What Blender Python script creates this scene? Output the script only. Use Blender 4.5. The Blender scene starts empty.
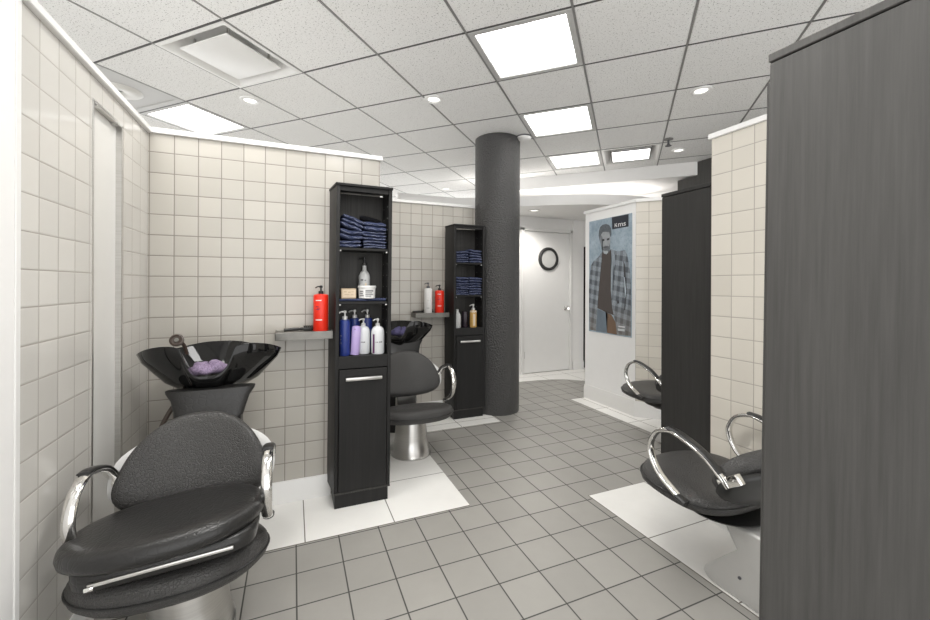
import bpy, bmesh, math, random
from mathutils import Vector, Matrix
random.seed(7)
SC = bpy.context.scene
COL = SC.collection
R = math.radians

# ------------------------------------------------------------------ camera, world, light, exposure
H = 1.265
cam_d = bpy.data.cameras.new('camera'); cam = bpy.data.objects.new('camera', cam_d); COL.objects.link(cam)
cam.rotation_mode = 'YXZ'
cam.matrix_world = (Matrix.Translation((0, 0, H)) @ Matrix.Rotation(R(-22.96), 4, 'Z') @ Matrix.Rotation(R(-0.243), 4, 'Y')
                    @ Matrix.Rotation(R(90), 4, 'X'))
cam_d.sensor_width = 36; cam_d.lens = 405.16/930*36
cam_d.shift_y = -25/930; cam_d.clip_start = 0.02
SC.camera = cam
W = bpy.data.worlds.new('world'); SC.world = W; W.use_nodes = True
W.node_tree.nodes['Background'].inputs[0].default_value = (1, .998, .99, 1)
W.node_tree.nodes['Background'].inputs[1].default_value = 2.0
SC.view_settings.view_transform = 'Standard'; SC.view_settings.look = 'None'
SC.view_settings.gamma = 1; SC.view_settings.use_curve_mapping = False
SC.view_settings.exposure = 0.18
PANEL = 7.5      # strength of the ceiling panels
SPOT = 17.0      # watts of each downlight

# ------------------------------------------------------------------ materials
class NT:
    def __init__(s, name):
        s.m = bpy.data.materials.new(name); s.m.use_nodes = True
        s.t = s.m.node_tree; s.b = s.t.nodes['Principled BSDF']; s.out = s.t.nodes['Material Output']
    def n(s, typ, **kw):
        o = s.t.nodes.new(typ)
        for k, v in kw.items(): setattr(o, k, v)
        return o
    def l(s, a, b): s.t.links.new(a, b)
    def math(s, op, a, b=None, c=None, clamp=False):
        o = s.n('ShaderNodeMath', operation=op); o.use_clamp = clamp
        for i, v in enumerate((a, b, c)):
            if v is None: continue
            if isinstance(v, (int, float)): o.inputs[i].default_value = v
            else: s.l(v, o.inputs[i])
        return o.outputs[0]
    def mix(s, f, a, b):
        o = s.n('ShaderNodeMix', data_type='RGBA')
        for i, v in ((0, f), (6, a), (7, b)):
            if isinstance(v, (int, float)): o.inputs[i].default_value = v
            elif isinstance(v, tuple): o.inputs[i].default_value = (*v, 1)
            else: s.l(v, o.inputs[i])
        return o.outputs[2]
    def coord(s): return s.n('ShaderNodeTexCoord').outputs['Object']
    def noise(s, vec, scale, detail=3, rough=.5, stretch=None):
        o = s.n('ShaderNodeTexNoise'); o.inputs['Scale'].default_value = scale
        o.inputs['Detail'].default_value = detail; o.inputs['Roughness'].default_value = rough
        if stretch:
            mp = s.n('ShaderNodeMapping'); mp.inputs['Scale'].default_value = stretch
            s.l(vec, mp.inputs[0]); vec = mp.outputs[0]
        s.l(vec, o.inputs['Vector']); return o.outputs['Fac']
    def ramp(s, f, lo, hi):
        o = s.n('ShaderNodeMapRange'); o.inputs[1].default_value = lo; o.inputs[2].default_value = hi
        s.l(f, o.inputs[0]); return o.outputs[0]
    def bump(s, h, strength=.3, dist=.002):
        o = s.n('ShaderNodeBump'); o.inputs['Strength'].default_value = strength; o.inputs['Distance'].default_value = dist
        s.l(h, o.inputs['Height']); s.l(o.outputs[0], s.b.inputs['Normal'])
    def base(s, c):
        if isinstance(c, tuple): s.b.inputs['Base Color'].default_value = (*c, 1)
        else: s.l(c, s.b.inputs['Base Color'])
    def set(s, rough=.5, metal=0, spec=.5, coat=0):
        s.b.inputs['Roughness'].default_value = rough; s.b.inputs['Metallic'].default_value = metal
        s.b.inputs['Specular IOR Level'].default_value = spec; s.b.inputs['Coat Weight'].default_value = coat
        return s

def plain(name, c, rough=.5, metal=0, spec=.5, coat=0, var=.06, sc=12, bump=0, bscale=200):
    k = NT(name); k.set(rough, metal, spec, coat)
    v = k.coord(); f = k.noise(v, sc)
    k.base(k.mix(f, tuple(x*(1-var) for x in c), tuple(min(1, x*(1+var)) for x in c)))
    if bump: k.bump(k.noise(v, bscale, 4), bump, .002)
    return k.m

def emit(name, c, strength):
    k = NT(name); k.base((.8, .8, .8)); k.b.inputs['Emission Color'].default_value = (*c, 1)
    k.b.inputs['Emission Strength'].default_value = strength
    return k.m

def tiles(name, ax, size, off, c, grout, gw, rough=.15, var=.05, bump=.35, stain=.06, lim=None, spec=.5):
    """square tiles in the plane of the two object axes ax"""
    k = NT(name); k.set(rough, spec=spec)
    v = k.coord(); sp = k.n('ShaderNodeSeparateXYZ'); k.l(v, sp.inputs[0])
    ms, ids = [], []
    for i in (0, 1):
        u = k.math('DIVIDE', k.math('SUBTRACT', sp.outputs[ax[i]], off[i]), size[i])
        fr = k.math('FRACT', u); ids.append(k.math('FLOOR', u))
        d = k.math('MULTIPLY', k.math('MINIMUM', fr, k.math('SUBTRACT', 1.0, fr)), size[i])
        ms.append(d)
    d = k.math('MINIMUM', ms[0], ms[1])
    mask = k.ramp(d, gw*.35, gw*.62)
    cb = k.n('ShaderNodeCombineXYZ'); k.l(ids[0], cb.inputs[0]); k.l(ids[1], cb.inputs[1])
    wn = k.n('ShaderNodeTexWhiteNoise', noise_dimensions='2D'); k.l(cb.outputs[0], wn.inputs['Vector'])
    c1 = k.mix(wn.outputs[0], tuple(x*(1-var) for x in c), tuple(x*(1+var) for x in c))
    st = k.ramp(k.noise(v, 3.2, 6, .65), .3, .75)
    c2 = k.mix(k.math('MULTIPLY', st, stain), c1, tuple(x*.55 for x in c))
    k.base(k.mix(mask, grout, c2))
    rr = k.n('ShaderNodeMapRange'); rr.inputs[3].default_value = .8; rr.inputs[4].default_value = rough
    k.l(mask, rr.inputs[0]); k.l(rr.outputs[0], k.b.inputs['Roughness'])
    pil = k.ramp(d, gw*.3, gw*1.6)
    hgt = k.math('ADD', pil, k.math('MULTIPLY', k.noise(v, 9, 2), .6))
    k.bump(hgt, bump, .0018)
    return k.m

M = {}
M['wall_white'] = plain('painted_white', (.87, .862, .85), .55, var=.02)
M['trim_white'] = plain('trim_white', (.82, .815, .80), .35, var=.02)
M['grey_paint'] = plain('pale_grey_paint', (.72, .71, .69), .5, var=.02)
TS = .1075
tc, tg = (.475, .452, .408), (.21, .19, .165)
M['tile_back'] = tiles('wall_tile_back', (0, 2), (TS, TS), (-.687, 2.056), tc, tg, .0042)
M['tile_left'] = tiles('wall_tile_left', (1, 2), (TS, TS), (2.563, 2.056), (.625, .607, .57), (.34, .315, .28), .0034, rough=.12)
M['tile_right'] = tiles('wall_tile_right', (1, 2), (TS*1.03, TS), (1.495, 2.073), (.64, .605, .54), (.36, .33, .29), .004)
M['floor_grey'] = tiles('floor_tile_grey', (0, 1), (.1978, .1978), (.4129, 2.1144), (.335, .324, .300), (.055, .055, .05), .006, rough=.42, var=.06, bump=.3, stain=.22)
M['floor_white'] = tiles('floor_tile_white', (0, 1), (.443, .443), (.058, 2.127), (.86, .85, .82), (.16, .145, .125), .0055, rough=.3, var=.03, bump=.2, stain=.16)
M['floor_white_right'] = tiles('floor_tile_white_right', (0, 1), (.447, .447), (1.638, 1.505), (.86, .85, .82), (.16, .145, .125), .0055, rough=.3, var=.03, bump=.2, stain=.2)

def ceiling_mat():
    k = NT('ceiling_tile'); k.set(.9, spec=.2); v = k.coord()
    n1 = k.noise(v, 105, 2, .6); n2 = k.noise(v, 210, 2, .5)
    pit = k.math('MAXIMUM', k.ramp(n1, .61, .66), k.ramp(n2, .64, .70))
    big = k.noise(v, 1.5, 3)
    c = k.mix(big, (.86, .857, .845), (.92, .917, .905))
    k.base(k.mix(k.math('MULTIPLY', pit, .75), c, (.22, .21, .195)))
    k.bump(k.math('SUBTRACT', k.math('MULTIPLY', k.noise(v, 120, 3), .4), pit), .5, .002)
    return k.m
M['ceil'] = ceiling_mat()
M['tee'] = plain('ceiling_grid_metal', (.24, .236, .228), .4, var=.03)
M['tee_shade'] = plain('ceiling_grid_gap_shade', (.075, .073, .07), .6, var=.03)  # shade of the tile-edge gaps put into the strip colour
M['fixture_grey'] = plain('fixture_grey', (.50, .495, .485), .4, var=.03)
M['plenum'] = plain('dark_gap', (.05, .05, .05), .9)

def laminate(name, c, ax='z', rough=.45, amp=.35):
    k = NT(name); k.set(rough, spec=.22); v = k.coord()
    f = k.noise(v, 1, 5, .65, (90, 90, 3.0))
    g = k.noise(v, 1, 3, .5, (14, 14, 1.2))
    s = k.math('ADD', k.math('MULTIPLY', f, .65), k.math('MULTIPLY', g, .35))
    s = k.ramp(s, .32, .68)
    k.base(k.mix(s, tuple(x*(1-amp) for x in c), tuple(x*(1+amp) for x in c)))
    k.bump(f, .12, .001)
    return k.m
M['black_wood'] = laminate('black_brown_laminate', (.0165, .016, .0157), amp=.25)
M['inner_wood'] = laminate('cabinet_inner_laminate', (.045, .043, .040))
M['dark_wood'] = laminate('dark_grey_laminate', (.034, .033, .0315), amp=.2)
M['panel_wood'] = laminate('charcoal_laminate', (.074, .072, .069), rough=.5, amp=.21)  # paler copy of the cabinet laminate; light on the near panel put in colour

def column_mat():
    k = NT('rough_black_column'); k.set(.36, spec=.9); v = k.coord()
    n = k.noise(v, 70, 3, .6)
    sp = k.ramp(k.noise(v, 130, 1), .70, .78)
    k.base(k.mix(k.math('MULTIPLY', sp, .6), (.035, .034, .033), (.22, .21, .20)))
    k.bump(n, 1, .02)
    return k.m
M['column'] = column_mat()

def leather(name, c, rough=.38, bs=130, strength=.5):
    k = NT(name); k.set(rough, spec=.42); v = k.coord()
    k.base(k.mix(k.noise(v, 6), tuple(x*.8 for x in c), tuple(x*1.25 for x in c)))
    vo = k.n('ShaderNodeTexVoronoi', feature='DISTANCE_TO_EDGE'); vo.inputs['Scale'].default_value = bs
    k.l(v, vo.inputs['Vector'])
    h = k.math('ADD', k.ramp(vo.outputs[0], 0, .12), k.math('MULTIPLY', k.noise(v, 30, 3), 1.2))
    k.bump(h, strength, .0016)
    return k.m
M['leather'] = leather('black_grained_leather', (.052, .0505, .049), .40, 95, .8)
M['leather_smooth'] = leather('black_smooth_leather', (.020, .0195, .019), .29, 40, .25)
M['black_plastic'] = plain('black_plastic', (.016, .016, .016), .35)
M['gloss_black'] = plain('glossy_black_basin', (.006, .006, .006), .06, spec=.35, coat=.15, var=.02)
M['brown_hose'] = plain('brown_rubber', (.06, .042, .032), .4)
M['chrome'] = plain('chrome', (.86, .85, .83), .09, 1, var=.01)
def brushed():
    k = NT('brushed_steel'); k.set(.3, 1); v = k.coord()
    n = k.noise(v, 1, 4, .6, (2, 2, 260))
    k.base(k.mix(n, (.50, .49, .47), (.72, .71, .69))); k.bump(n, .05, .001)
    return k.m
M['steel'] = brushed()
M['dull_steel'] = plain('dull_steel', (.20, .195, .18), .38, .9, var=.25, sc=25)
M['silver'] = plain('silver_plastic', (.60, .595, .58), .3, .35, var=.03)
M['shell'] = plain('light_grey_shell', (.66, .655, .64), .4)
M['red'] = plain('red_plastic', (.80, .030, .012), .28, var=.02)
M['white_plastic'] = plain('white_plastic', (.78, .775, .76), .3, var=.02)
M['frost'] = plain('frosted_grey_plastic', (.50, .505, .50), .3, var=.03)
M['clear_white'] = plain('milky_bottle', (.66, .675, .69), .25, var=.03)
M['blue'] = plain('cobalt_plastic', (.020, .038, .20), .28, var=.05)
M['lavender'] = plain('lavender_plastic', (.46, .36, .66), .35, var=.04)
M['plum'] = plain('plum_ink', (.10, .025, .09), .5)
M['ink'] = plain('grey_ink', (.10, .10, .11), .6)
M['tub_ink'] = plain('soft_grey_ink', (.24, .24, .245), .6)
M['kraft'] = plain('kraft_card', (.50, .385, .26), .7, var=.1)
M['kraft_light'] = plain('kraft_label', (.66, .54, .40), .7, var=.05)
M['amber'] = plain('amber_gel', (.55, .33, .10), .12, coat=.5, var=.15)
M['dark_bottle'] = plain('dark_plum_bottle', (.025, .018, .025), .2)
def towel(name, c):
    k = NT(name); k.set(.95, spec=.1); v = k.coord()
    n = k.noise(v, 160, 3, .7); w = k.noise(v, 26, 3)
    k.base(k.mix(k.ramp(n, .35, .7), tuple(x*.6 for x in c), tuple(x*1.45 for x in c)))
    k.bump(k.math('ADD', n, w), .8, .004)
    return k.m
M['navy'] = towel('navy_terry', (.045, .055, .105))
M['navy_hem'] = towel('navy_hem', (.15, .165, .235))
M['black_towel'] = towel('black_terry', (.010, .010, .012))
M['purple_towel'] = towel('purple_terry', (.27, .21, .31))
M['blue_towel'] = towel('slate_blue_terry', (.11, .10, .20))
M['door_white'] = plain('door_white', (.86, .855, .845), .45, var=.02)
M['door_grey'] = plain('grey_panel', (.74, .73, .70), .4, var=.03)
M['dark_ring'] = plain('dark_ring', (.03, .03, .03), .4)
def glass_mat():
    k = NT('porthole_glass'); k.set(.12, spec=.6); v = k.coord()
    k.base(k.mix(k.noise(v, 4), (.55, .55, .54), (.68, .68, .67)))
    return k.m
M['glass'] = glass_mat()
M['panel'] = emit('light_panel', (1, .98, .95), PANEL)
def prismatic(name, st):
    k = NT(name); k.set(.3); v = k.coord()
    k.base((.8, .8, .8)); k.b.inputs['Emission Color'].default_value = (1, .985, .96, 1)
    wv = k.n('ShaderNodeTexWave'); wv.inputs['Scale'].default_value = 12; wv.bands_direction = 'Y'
    k.l(v, wv.inputs['Vector']); f = k.noise(v, 3.5, 2)
    g = k.math('MULTIPLY', wv.outputs['Fac'], k.ramp(f, .45, .62))
    k.l(k.math('MULTIPLY_ADD', g, -st*.93, st), k.b.inputs['Emission Strength'])
    k.bump(wv.outputs['Fac'], .3, .002)
    return k.m
M['prism'] = prismatic('prismatic_panel', PANEL); M['prism_soft'] = prismatic('prismatic_panel_soft', 1.35)
M['bulb'] = emit('downlight_bulb', (1, .97, .92), 1.3)
M['panel_fill'] = emit('fill_panel_near', (1, .99, .97), 12.5)  # for the added panels out of view
M['panel_soft'] = emit('light_panel_soft', (1, .98, .95), 1.8)

# ------------------------------------------------------------------ mesh builder
def mesh_obj(name, bm, mats, parent=None, smooth=35):
    bmesh.ops.recalc_face_normals(bm, faces=bm.faces[:])
    me = bpy.data.meshes.new(name); bm.to_mesh(me); bm.free()
    if not isinstance(mats, (list, tuple)): mats = [mats]
    for m in mats: me.materials.append(m)
    if smooth:
        for p in me.polygons: p.use_smooth = True
        me.set_sharp_from_angle(angle=R(smooth))
    o = bpy.data.objects.new(name, me); COL.objects.link(o)
    if parent: o.parent = parent
    return o

class MB:
    def __init__(s): s.bm = bmesh.new(); s.mi = 0
    def _new(s, fs):
        for f in fs: f.material_index = s.mi
    def box(s, x0, x1, y0, y1, z0, z1, bev=0, seg=2, mat=None):
        r = bmesh.ops.create_cube(s.bm, size=1)
        vs = r['verts']
        for v in vs:
            v.co = Vector((x0+(v.co.x+.5)*(x1-x0), y0+(v.co.y+.5)*(y1-y0), z0+(v.co.z+.5)*(z1-z0)))
        fs = {f for v in vs for f in v.link_faces}; s._new(fs)
        if bev:
            es = list({e for v in vs for e in v.link_edges})
            rr = bmesh.ops.bevel(s.bm, geom=es, offset=bev, segments=seg, affect='EDGES', profile=.5)
            vs = list({v for f in rr['faces'] for v in f.verts} | {v for v in vs if v.is_valid}); s._new(rr['faces'])
        if mat is not None: bmesh.ops.transform(s.bm, matrix=mat, verts=[v for v in vs if v.is_valid])
        return s
    def rings(s, rings, cap0=True, cap1=True, closed=True):
        vr = [[s.bm.verts.new(p) for p in r] for r in rings]
        n = len(vr[0]); fs = []
        for a, b in zip(vr[:-1], vr[1:]):
            for i in range(n if closed else n-1):
                j = (i+1) % n
                fs.append(s.bm.faces.new((a[i], a[j], b[j], b[i])))
        if cap0: fs.append(s.bm.faces.new(vr[0][::-1]))
        if cap1: fs.append(s.bm.faces.new(vr[-1]))
        s._new(fs); return s
    def lathe(s, prof, c=(0, 0, 0), n=24, sx=1, sy=1, mat=None):
        rs = []
        for r, z in prof:
            ring = []
            for i in range(n):
                a = 2*math.pi*i/n
                p = Vector((r*sx*math.cos(a), r*sy*math.sin(a), z))
                p = (mat @ p) if mat is not None else p
                ring.append(p + Vector(c))
            rs.append(ring)
        return s.rings(rs)
    def tube(s, pts, rx, ry=None, n=12, wide=(1, 0, 0), sub=6):
        ry = ry or rx
        P = catmull([Vector(p) for p in pts], sub) if sub > 1 else [Vector(p) for p in pts]
        rs = []; wv = Vector(wide)
        for i, p in enumerate(P):
            t = (P[min(i+1, len(P)-1)]-P[max(i-1, 0)]).normalized()
            a = (wv - t*wv.dot(t))
            if a.length < 1e-3: a = Vector((0, 1, 0)) - t*t.y
            a.normalize(); b = t.cross(a)
            rs.append([p+a*rx*math.cos(2*math.pi*k/n)+b*ry*math.sin(2*math.pi*k/n) for k in range(n)])
        return s.rings(rs)
    def prism(s, poly, z0, z1, bev=0):
        """polygon in xy extruded along z"""
        a = [s.bm.verts.new((x, y, z0)) for x, y in poly]; b = [s.bm.verts.new((x, y, z1)) for x, y in poly]
        n = len(poly); fs = [s.bm.faces.new(a[::-1]), s.bm.faces.new(b)]
        for i in range(n): fs.append(s.bm.faces.new((a[i], a[(i+1) % n], b[(i+1) % n], b[i])))
        s._new(fs)
        if bev:
            es = list({e for f in fs for e in f.edges})
            bmesh.ops.bevel(s.bm, geom=es, offset=bev, segments=3, affect='EDGES', profile=.5)
        return s
    def prism_x(s, poly, x0, x1, bev=0):
        """polygon in yz extruded along x"""
        a = [s.bm.verts.new((x0, y, z)) for y, z in poly]; b = [s.bm.verts.new((x1, y, z)) for y, z in poly]
        n = len(poly); fs = [s.bm.faces.new(a[::-1]), s.bm.faces.new(b)]
        for i in range(n): fs.append(s.bm.faces.new((a[i], a[(i+1) % n], b[(i+1) % n], b[i])))
        s._new(fs)
        if bev:
            es = list({e for f in fs for e in f.edges})
            bmesh.ops.bevel(s.bm, geom=es, offset=bev, segments=3, affect='EDGES', profile=.5)
        return s
    def quad(s, *p):
        s._new([s.bm.faces.new([s.bm.verts.new(q) for q in p])]); return s
    def xf(s, m): bmesh.ops.transform(s.bm, matrix=m, verts=s.bm.verts[:]); return s
    def each(s, fn):
        for v in s.bm.verts: v.co = fn(v.co)
        return s
    def build(s, name, mat, parent=None, smooth=35): return mesh_obj(name, s.bm, mat, parent, smooth)

def catmull(P, sub, closed=False):
    out = []; n = len(P)
    rng = range(n) if closed else range(n-1)
    for i in rng:
        g = (lambda k: P[k % n]) if closed else (lambda k: P[max(0, min(n-1, k))])
        p0, p1, p2, p3 = g(i-1), g(i), g(i+1), g(i+2)
        for j in range(sub):
            t = j/sub
            out.append(.5*((2*p1)+(p2-p0)*t+(2*p0-5*p1+4*p2-p3)*t*t+(3*p1-p0-3*p2+p3)*t**3))
    if not closed: out.append(P[-1].copy())
    return out

def superell(a, b, n, th):
    c, s_ = math.cos(th), math.sin(th)
    return (a*math.copysign(abs(c)**(2/n), c), b*math.copysign(abs(s_)**(2/n), s_))

def cushion(a, b, n, layers, N=56, fn=None):
    mb = MB(); rs = []
    for k, z in layers:
        ring = []
        for i in range(N):
            x, y = superell(a*k, b*k, n, 2*math.pi*i/N)
            p = Vector((x, y, z)); ring.append(fn(p) if fn else p)
        rs.append(ring)
    return mb.rings(rs)

def tag(o, label, cat, group=None):
    o['label'] = label; o['category'] = cat
    if group: o['group'] = group
    return o
def structure(o): o['kind'] = 'structure'; return o
def thing(name, label, cat, loc=(0, 0, 0), rz=0, group=None):
    o = bpy.data.objects.new(name, None); COL.objects.link(o)
    o.location = loc; o.rotation_euler = (0, 0, rz); o.empty_display_size = .1
    return tag(o, label, cat, group)
def dup(root, loc, rz=None, label=None, group=None):
    r = root.copy(); COL.objects.link(r); r.location = loc
    if rz is not None: r.rotation_euler = (0, 0, rz)
    if label: r['label'] = label
    if group: r['group'] = group
    for ch in list(root.children):
        c = ch.copy(); COL.objects.link(c); c.parent = r
        for g in list(ch.children):
            d = g.copy(); COL.objects.link(d); d.parent = c
    return r

# ------------------------------------------------------------------ floor
mb = MB(); mb.quad((-5, -1.5, 0), (7, -1.5, 0), (7, 9, 0), (-5, 9, 0))
structure(mb.build('floor', M['floor_grey'], smooth=0))
mb = MB(); T = .0025
mb.prism([(-.693, 2.127), (.501, 2.127), (.937, 2.127), (.937, 3.334), (1.772, 3.334), (1.772, 3.80), (.40, 3.80), (.40, 2.60), (-.693, 2.60)], -.01, T)
mb.mi = 1
mb.prism([(1.638, -.6), (2.10, -.6), (2.10, 1.952), (1.638, 1.952)], -.01, T)
mb.prism([(2.845, 1.6), (3.6, 1.6), (3.6, 2.5), (3.12, 3.0), (3.12, 3.68), (2.845, 3.68)], -.01, T)
mb.mi = 0
arc = catmull([Vector(p) for p in [(1.9, 4.85, 0), (2.3, 4.72, 0), (2.7, 4.61, 0), (3.05, 4.58, 0), (3.35, 4.50, 0), (3.6, 4.28, 0), (3.85, 3.95, 0), (4.2, 3.7, 0)]], 4)
mb.prism([(p.x, p.y) for p in arc]+[(6, 3.7), (6, 5.9), (1.9, 5.9)], -.01, T)
structure(mb.build('trim_1', [M['floor_white'], M['floor_white_right']], smooth=0))

# ------------------------------------------------------------------ walls
CZ = 2.743
WT = 2.056
def cap(mb, x0, x1, y0, y1, z=WT):
    mb.box(x0, x1, y0, y1, z-.012, z+.016, .003, 1)
# left wall with the flush service door
mb = MB()
for y0, y1, z0, z1 in ((1.497, 1.936, 0, WT), (1.936, 2.222, 1.952, WT), (2.222, 2.70, 0, WT)): mb.box(-.82, -.693, y0, y1, z0, z1)
mb.box(-.82, -.74, 1.936, 2.222, 0, 1.952)
structure(mb.build('wall_left', M['tile_left'], smooth=0))
mb = MB(); mb.box(-.82, -.690, .2, 1.476, 0, 2.70, .003, 1)
structure(mb.build('wall_left_end', M['wall_white']))
mb = MB(); mb.box(-.82, -.688, 1.476, 1.499, 0, WT, .002, 1); cap(mb, -.83, -.675, 1.497, 2.578)
structure(mb.build('trim_2', M['trim_white']))
d = MB().box(-.74, -.712, 1.945, 2.213, .012, 1.945, .002, 1).build('door_1', M['door_grey']); structure(d)
mb = MB()
for y in (1.940, 2.218): mb.box(-.74, -.690, y-.006, y+.006, 0, 1.952, .0015, 1)
mb.box(-.74, -.690, 1.934, 2.224, 1.944, 1.957, .0015, 1)
for y0, y1 in ((1.955, 1.99), (2.15, 2.175)): mb.box(-.71, -.685, y0, y1, 1.938, 1.946, .001, 1)
for z in (.35,): mb.box(-.71, -.684, 2.212, 2.224, z, z+.09, .002, 1)
mb.build('door_frame', M['steel'], d)
# back wall, alcove side and alcove back wall
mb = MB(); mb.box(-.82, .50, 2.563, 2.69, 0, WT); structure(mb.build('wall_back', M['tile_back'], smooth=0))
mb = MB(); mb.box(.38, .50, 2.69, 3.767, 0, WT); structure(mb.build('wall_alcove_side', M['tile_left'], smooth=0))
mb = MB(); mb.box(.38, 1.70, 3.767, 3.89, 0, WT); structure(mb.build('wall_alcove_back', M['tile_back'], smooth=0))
mb = MB(); cap(mb, -.675, .515, 2.548, 2.70); cap(mb, .37, .515, 2.70, 3.752); cap(mb, .37, 1.70, 3.752, 3.90)
structure(mb.build('trim_3', M['trim_white']))
def board(mb, poly_line, h=.128, t=.013):
    """skirting along a line, built outward to the left of the walking direction"""
    for (x0, y0), (x1, y1) in zip(poly_line[:-1], poly_line[1:]):
        dx, dy = x1-x0, y1-y0; L = math.hypot(dx, dy)
        m = Matrix.Translation((x0, y0, 0)) @ Matrix.Rotation(math.atan2(dy, dx), 4, 'Z')
        prof = [(0, 0), (t, 0), (t, h*.80), (t*.55, h*.9), (t*.4, h), (0, h)]
        mb.rings([[m @ Vector((u, v, z)) for v, z in prof] for u in (0, L)])
mb = MB(); board(mb, [(.21, 2.563), (-.693, 2.563)]); board(mb, [(.50, 3.767), (.50, 2.563)]); board(mb, [(1.36, 3.767), (.50, 3.767)])
structure(mb.build('baseboard_back', M['trim_white']))
mb = MB(); board(mb, [(-.693, 2.563), (-.693, 2.23)]); board(mb, [(-.693, 1.93), (-.693, 1.5)])
structure(mb.build('baseboard_left', M['trim_white']))
# right tile wall
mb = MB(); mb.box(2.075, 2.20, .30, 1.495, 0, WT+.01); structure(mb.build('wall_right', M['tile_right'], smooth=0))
mb = MB(); cap(mb, 2.062, 2.21, .30, 1.507, WT+.012); structure(mb.build('trim_4', M['trim_white']))
mb = MB(); board(mb, [(2.075, 1.495), (2.075, .3)][::-1], .10); structure(mb.build('baseboard_right', M['trim_white']))
# poster wall and the angled tile wall that leaves its near end
PX = 3.05
mb = MB(); mb.prism([(PX, 2.966), (PX, 3.70), (PX+.13, 3.70), (PX+.13, 3.02)], 0, 2.085)
structure(mb.build('wall_poster', M['wall_white'], smooth=0))
ang = structure(MB().box(0, 1.3, -.12, 0, 0, 2.085).build('wall_angled', tiles('wall_tile_angled', (0, 2), (.115, TS), (0, 2.085), (.60, .565, .50), (.34, .31, .27), .0042), smooth=0))
ang.matrix_world = Matrix.Translation((PX, 2.966, 0)) @ Matrix.Rotation(R(-45), 4, 'Z') @ Matrix.Scale(-1, 4, (0, 1, 0))
mb = MB(); mb.prism([(PX-.014, 2.955), (PX-.014, 3.715), (PX+.14, 3.715), (PX+.14, 3.04), (4.05, 2.12), (3.955, 2.025)], 2.073, 2.105)
structure(mb.build('trim_5', M['trim_white']))
mb = MB(); board(mb, [(PX, 2.9594), (PX, 3.70)], .15, .016); board(mb, [(3.95, 2.066), (PX-.0047, 2.9707)], .15, .016)
structure(mb.build('baseboard_poster', M['grey_paint']))
# door wall
mb = MB(); mb.box(1.2, 4.06, 5.0, 5.12, 0, 2.42); mb.box(3.86, 4.06, 4.965, 5.0, 0, 2.42)
structure(mb.build('wall_door', M['wall_white'], smooth=0))
mb = MB(); board(mb, [(4.06, 4.965), (3.86, 4.965)], .13)
structure(mb.build('baseboard_door', M['trim_white']))
DX0, DX1, DZ = 3.025, 3.80, 2.035
d = structure(MB().box(DX0, DX1, 4.975, 5.01, .012, DZ, .003, 1).build('door_2', M['door_white']))
mb = MB()
for x0, x1 in ((DX0-.055, DX0-.006), (DX1+.006, DX1+.055)): mb.box(x0, x1, 4.955, 5.01, 0, DZ+.055, .006, 2)
mb.box(DX0-.055, DX1+.055, 4.955, 5.01, DZ+.008, DZ+.06, .006, 2)
mb.build('door_frame', M['trim_white'], d)
mb = MB(); rx = Matrix.Translation((3.425, 4.972, 1.65)) @ Matrix.Rotation(R(90), 4, 'X')
mb.lathe([(.128, -.005), (.128, .02), (.15, .024), (.168, .014), (.170, -.005)], n=48, mat=rx)
mb.build('porthole_ring', M['dark_ring'], d)
MB().lathe([(.130, 0), (.130, .008)], n=48, mat=rx).build('porthole_glass', M['glass'], d)
mb = MB(); mb.lathe([(.032, 0), (.032, .006), (.012, .010), (.011, .035), (.026, .045), (.03, .06), (.02, .072)], n=24,
                    mat=Matrix.Translation((3.735, 4.975, .925)) @ Matrix.Rotation(R(90), 4, 'X'))
mb.box(3.775, 3.802, 4.970, 4.98, .89, .965, .002, 1)
mb.build('door_handle', M['chrome'], d)
mb = MB()
for z in (.22, 1.75): mb.box(DX0-.008, DX0+.006, 4.962, 4.98, z, z+.10, .003, 1)
mb.build('hinge', M['steel'], d)
# dark upper wall beside the white bulkhead
mb = MB(); mb.box(4.42, 4.54, .5, 3.38, 0, CZ); mb.box(4.42, 4.54, 3.38, 3.63, 0, 2.58); structure(mb.build('wall_dark', M['panel_wood'], smooth=0))

# ------------------------------------------------------------------ ceiling
CZ = 2.743; CT = .61; CO = Vector((.496, 1.7558)); A45 = R(-44.79)
CM = Matrix.Translation((CO.x, CO.y, CZ)) @ Matrix.Rotation(A45, 4, 'Z')     # local x = grid A, y = grid B
fix_cells = {(0, 1), (0, 3), (0, 5), (1, 5), (-3, 0), (-5, 1), (-5, 0), (-2, -2), (0, -1), (1, -2)}
BL = 6.40
mb = MB(); g = .0055
ts, tsb = MB(), MB()
for a in range(-10, 8):
    for b in range(-6, 11):
        if a >= -1 and b > 6: continue
        p = CM @ Vector((a*CT+CT/2, b*CT+CT/2, 0))
        if not (-5.2 < p.x < 7 and -1.6 < p.y < 9): continue
        b1 = BL if (a >= -1 and b == 6) else b+1
        if (a, b) in fix_cells: continue
        x0, x1, y0, y1 = a*CT+g, (a+1)*CT-g, b*CT+g, b1*CT-g
        mb.box(x0, x1, y0, y1, 0, .03, .004, 1)
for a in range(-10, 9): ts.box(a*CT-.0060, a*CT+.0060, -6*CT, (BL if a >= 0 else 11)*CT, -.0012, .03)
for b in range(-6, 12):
    tsb.box(-10*CT, (8 if b <= 6 else -1)*CT, b*CT-.0055, b*CT+.0055, -.0008, .029)  # dark strips painted for the shadow between tile edges
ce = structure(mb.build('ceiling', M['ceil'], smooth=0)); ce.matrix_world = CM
for nm_, q, m_ in (('trim_6', ts, M['tee']), ('trim_7', tsb, M['tee_shade'])):
    tg_ = structure(q.build(nm_, m_, smooth=0)); tg_.matrix_world = CM
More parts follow.
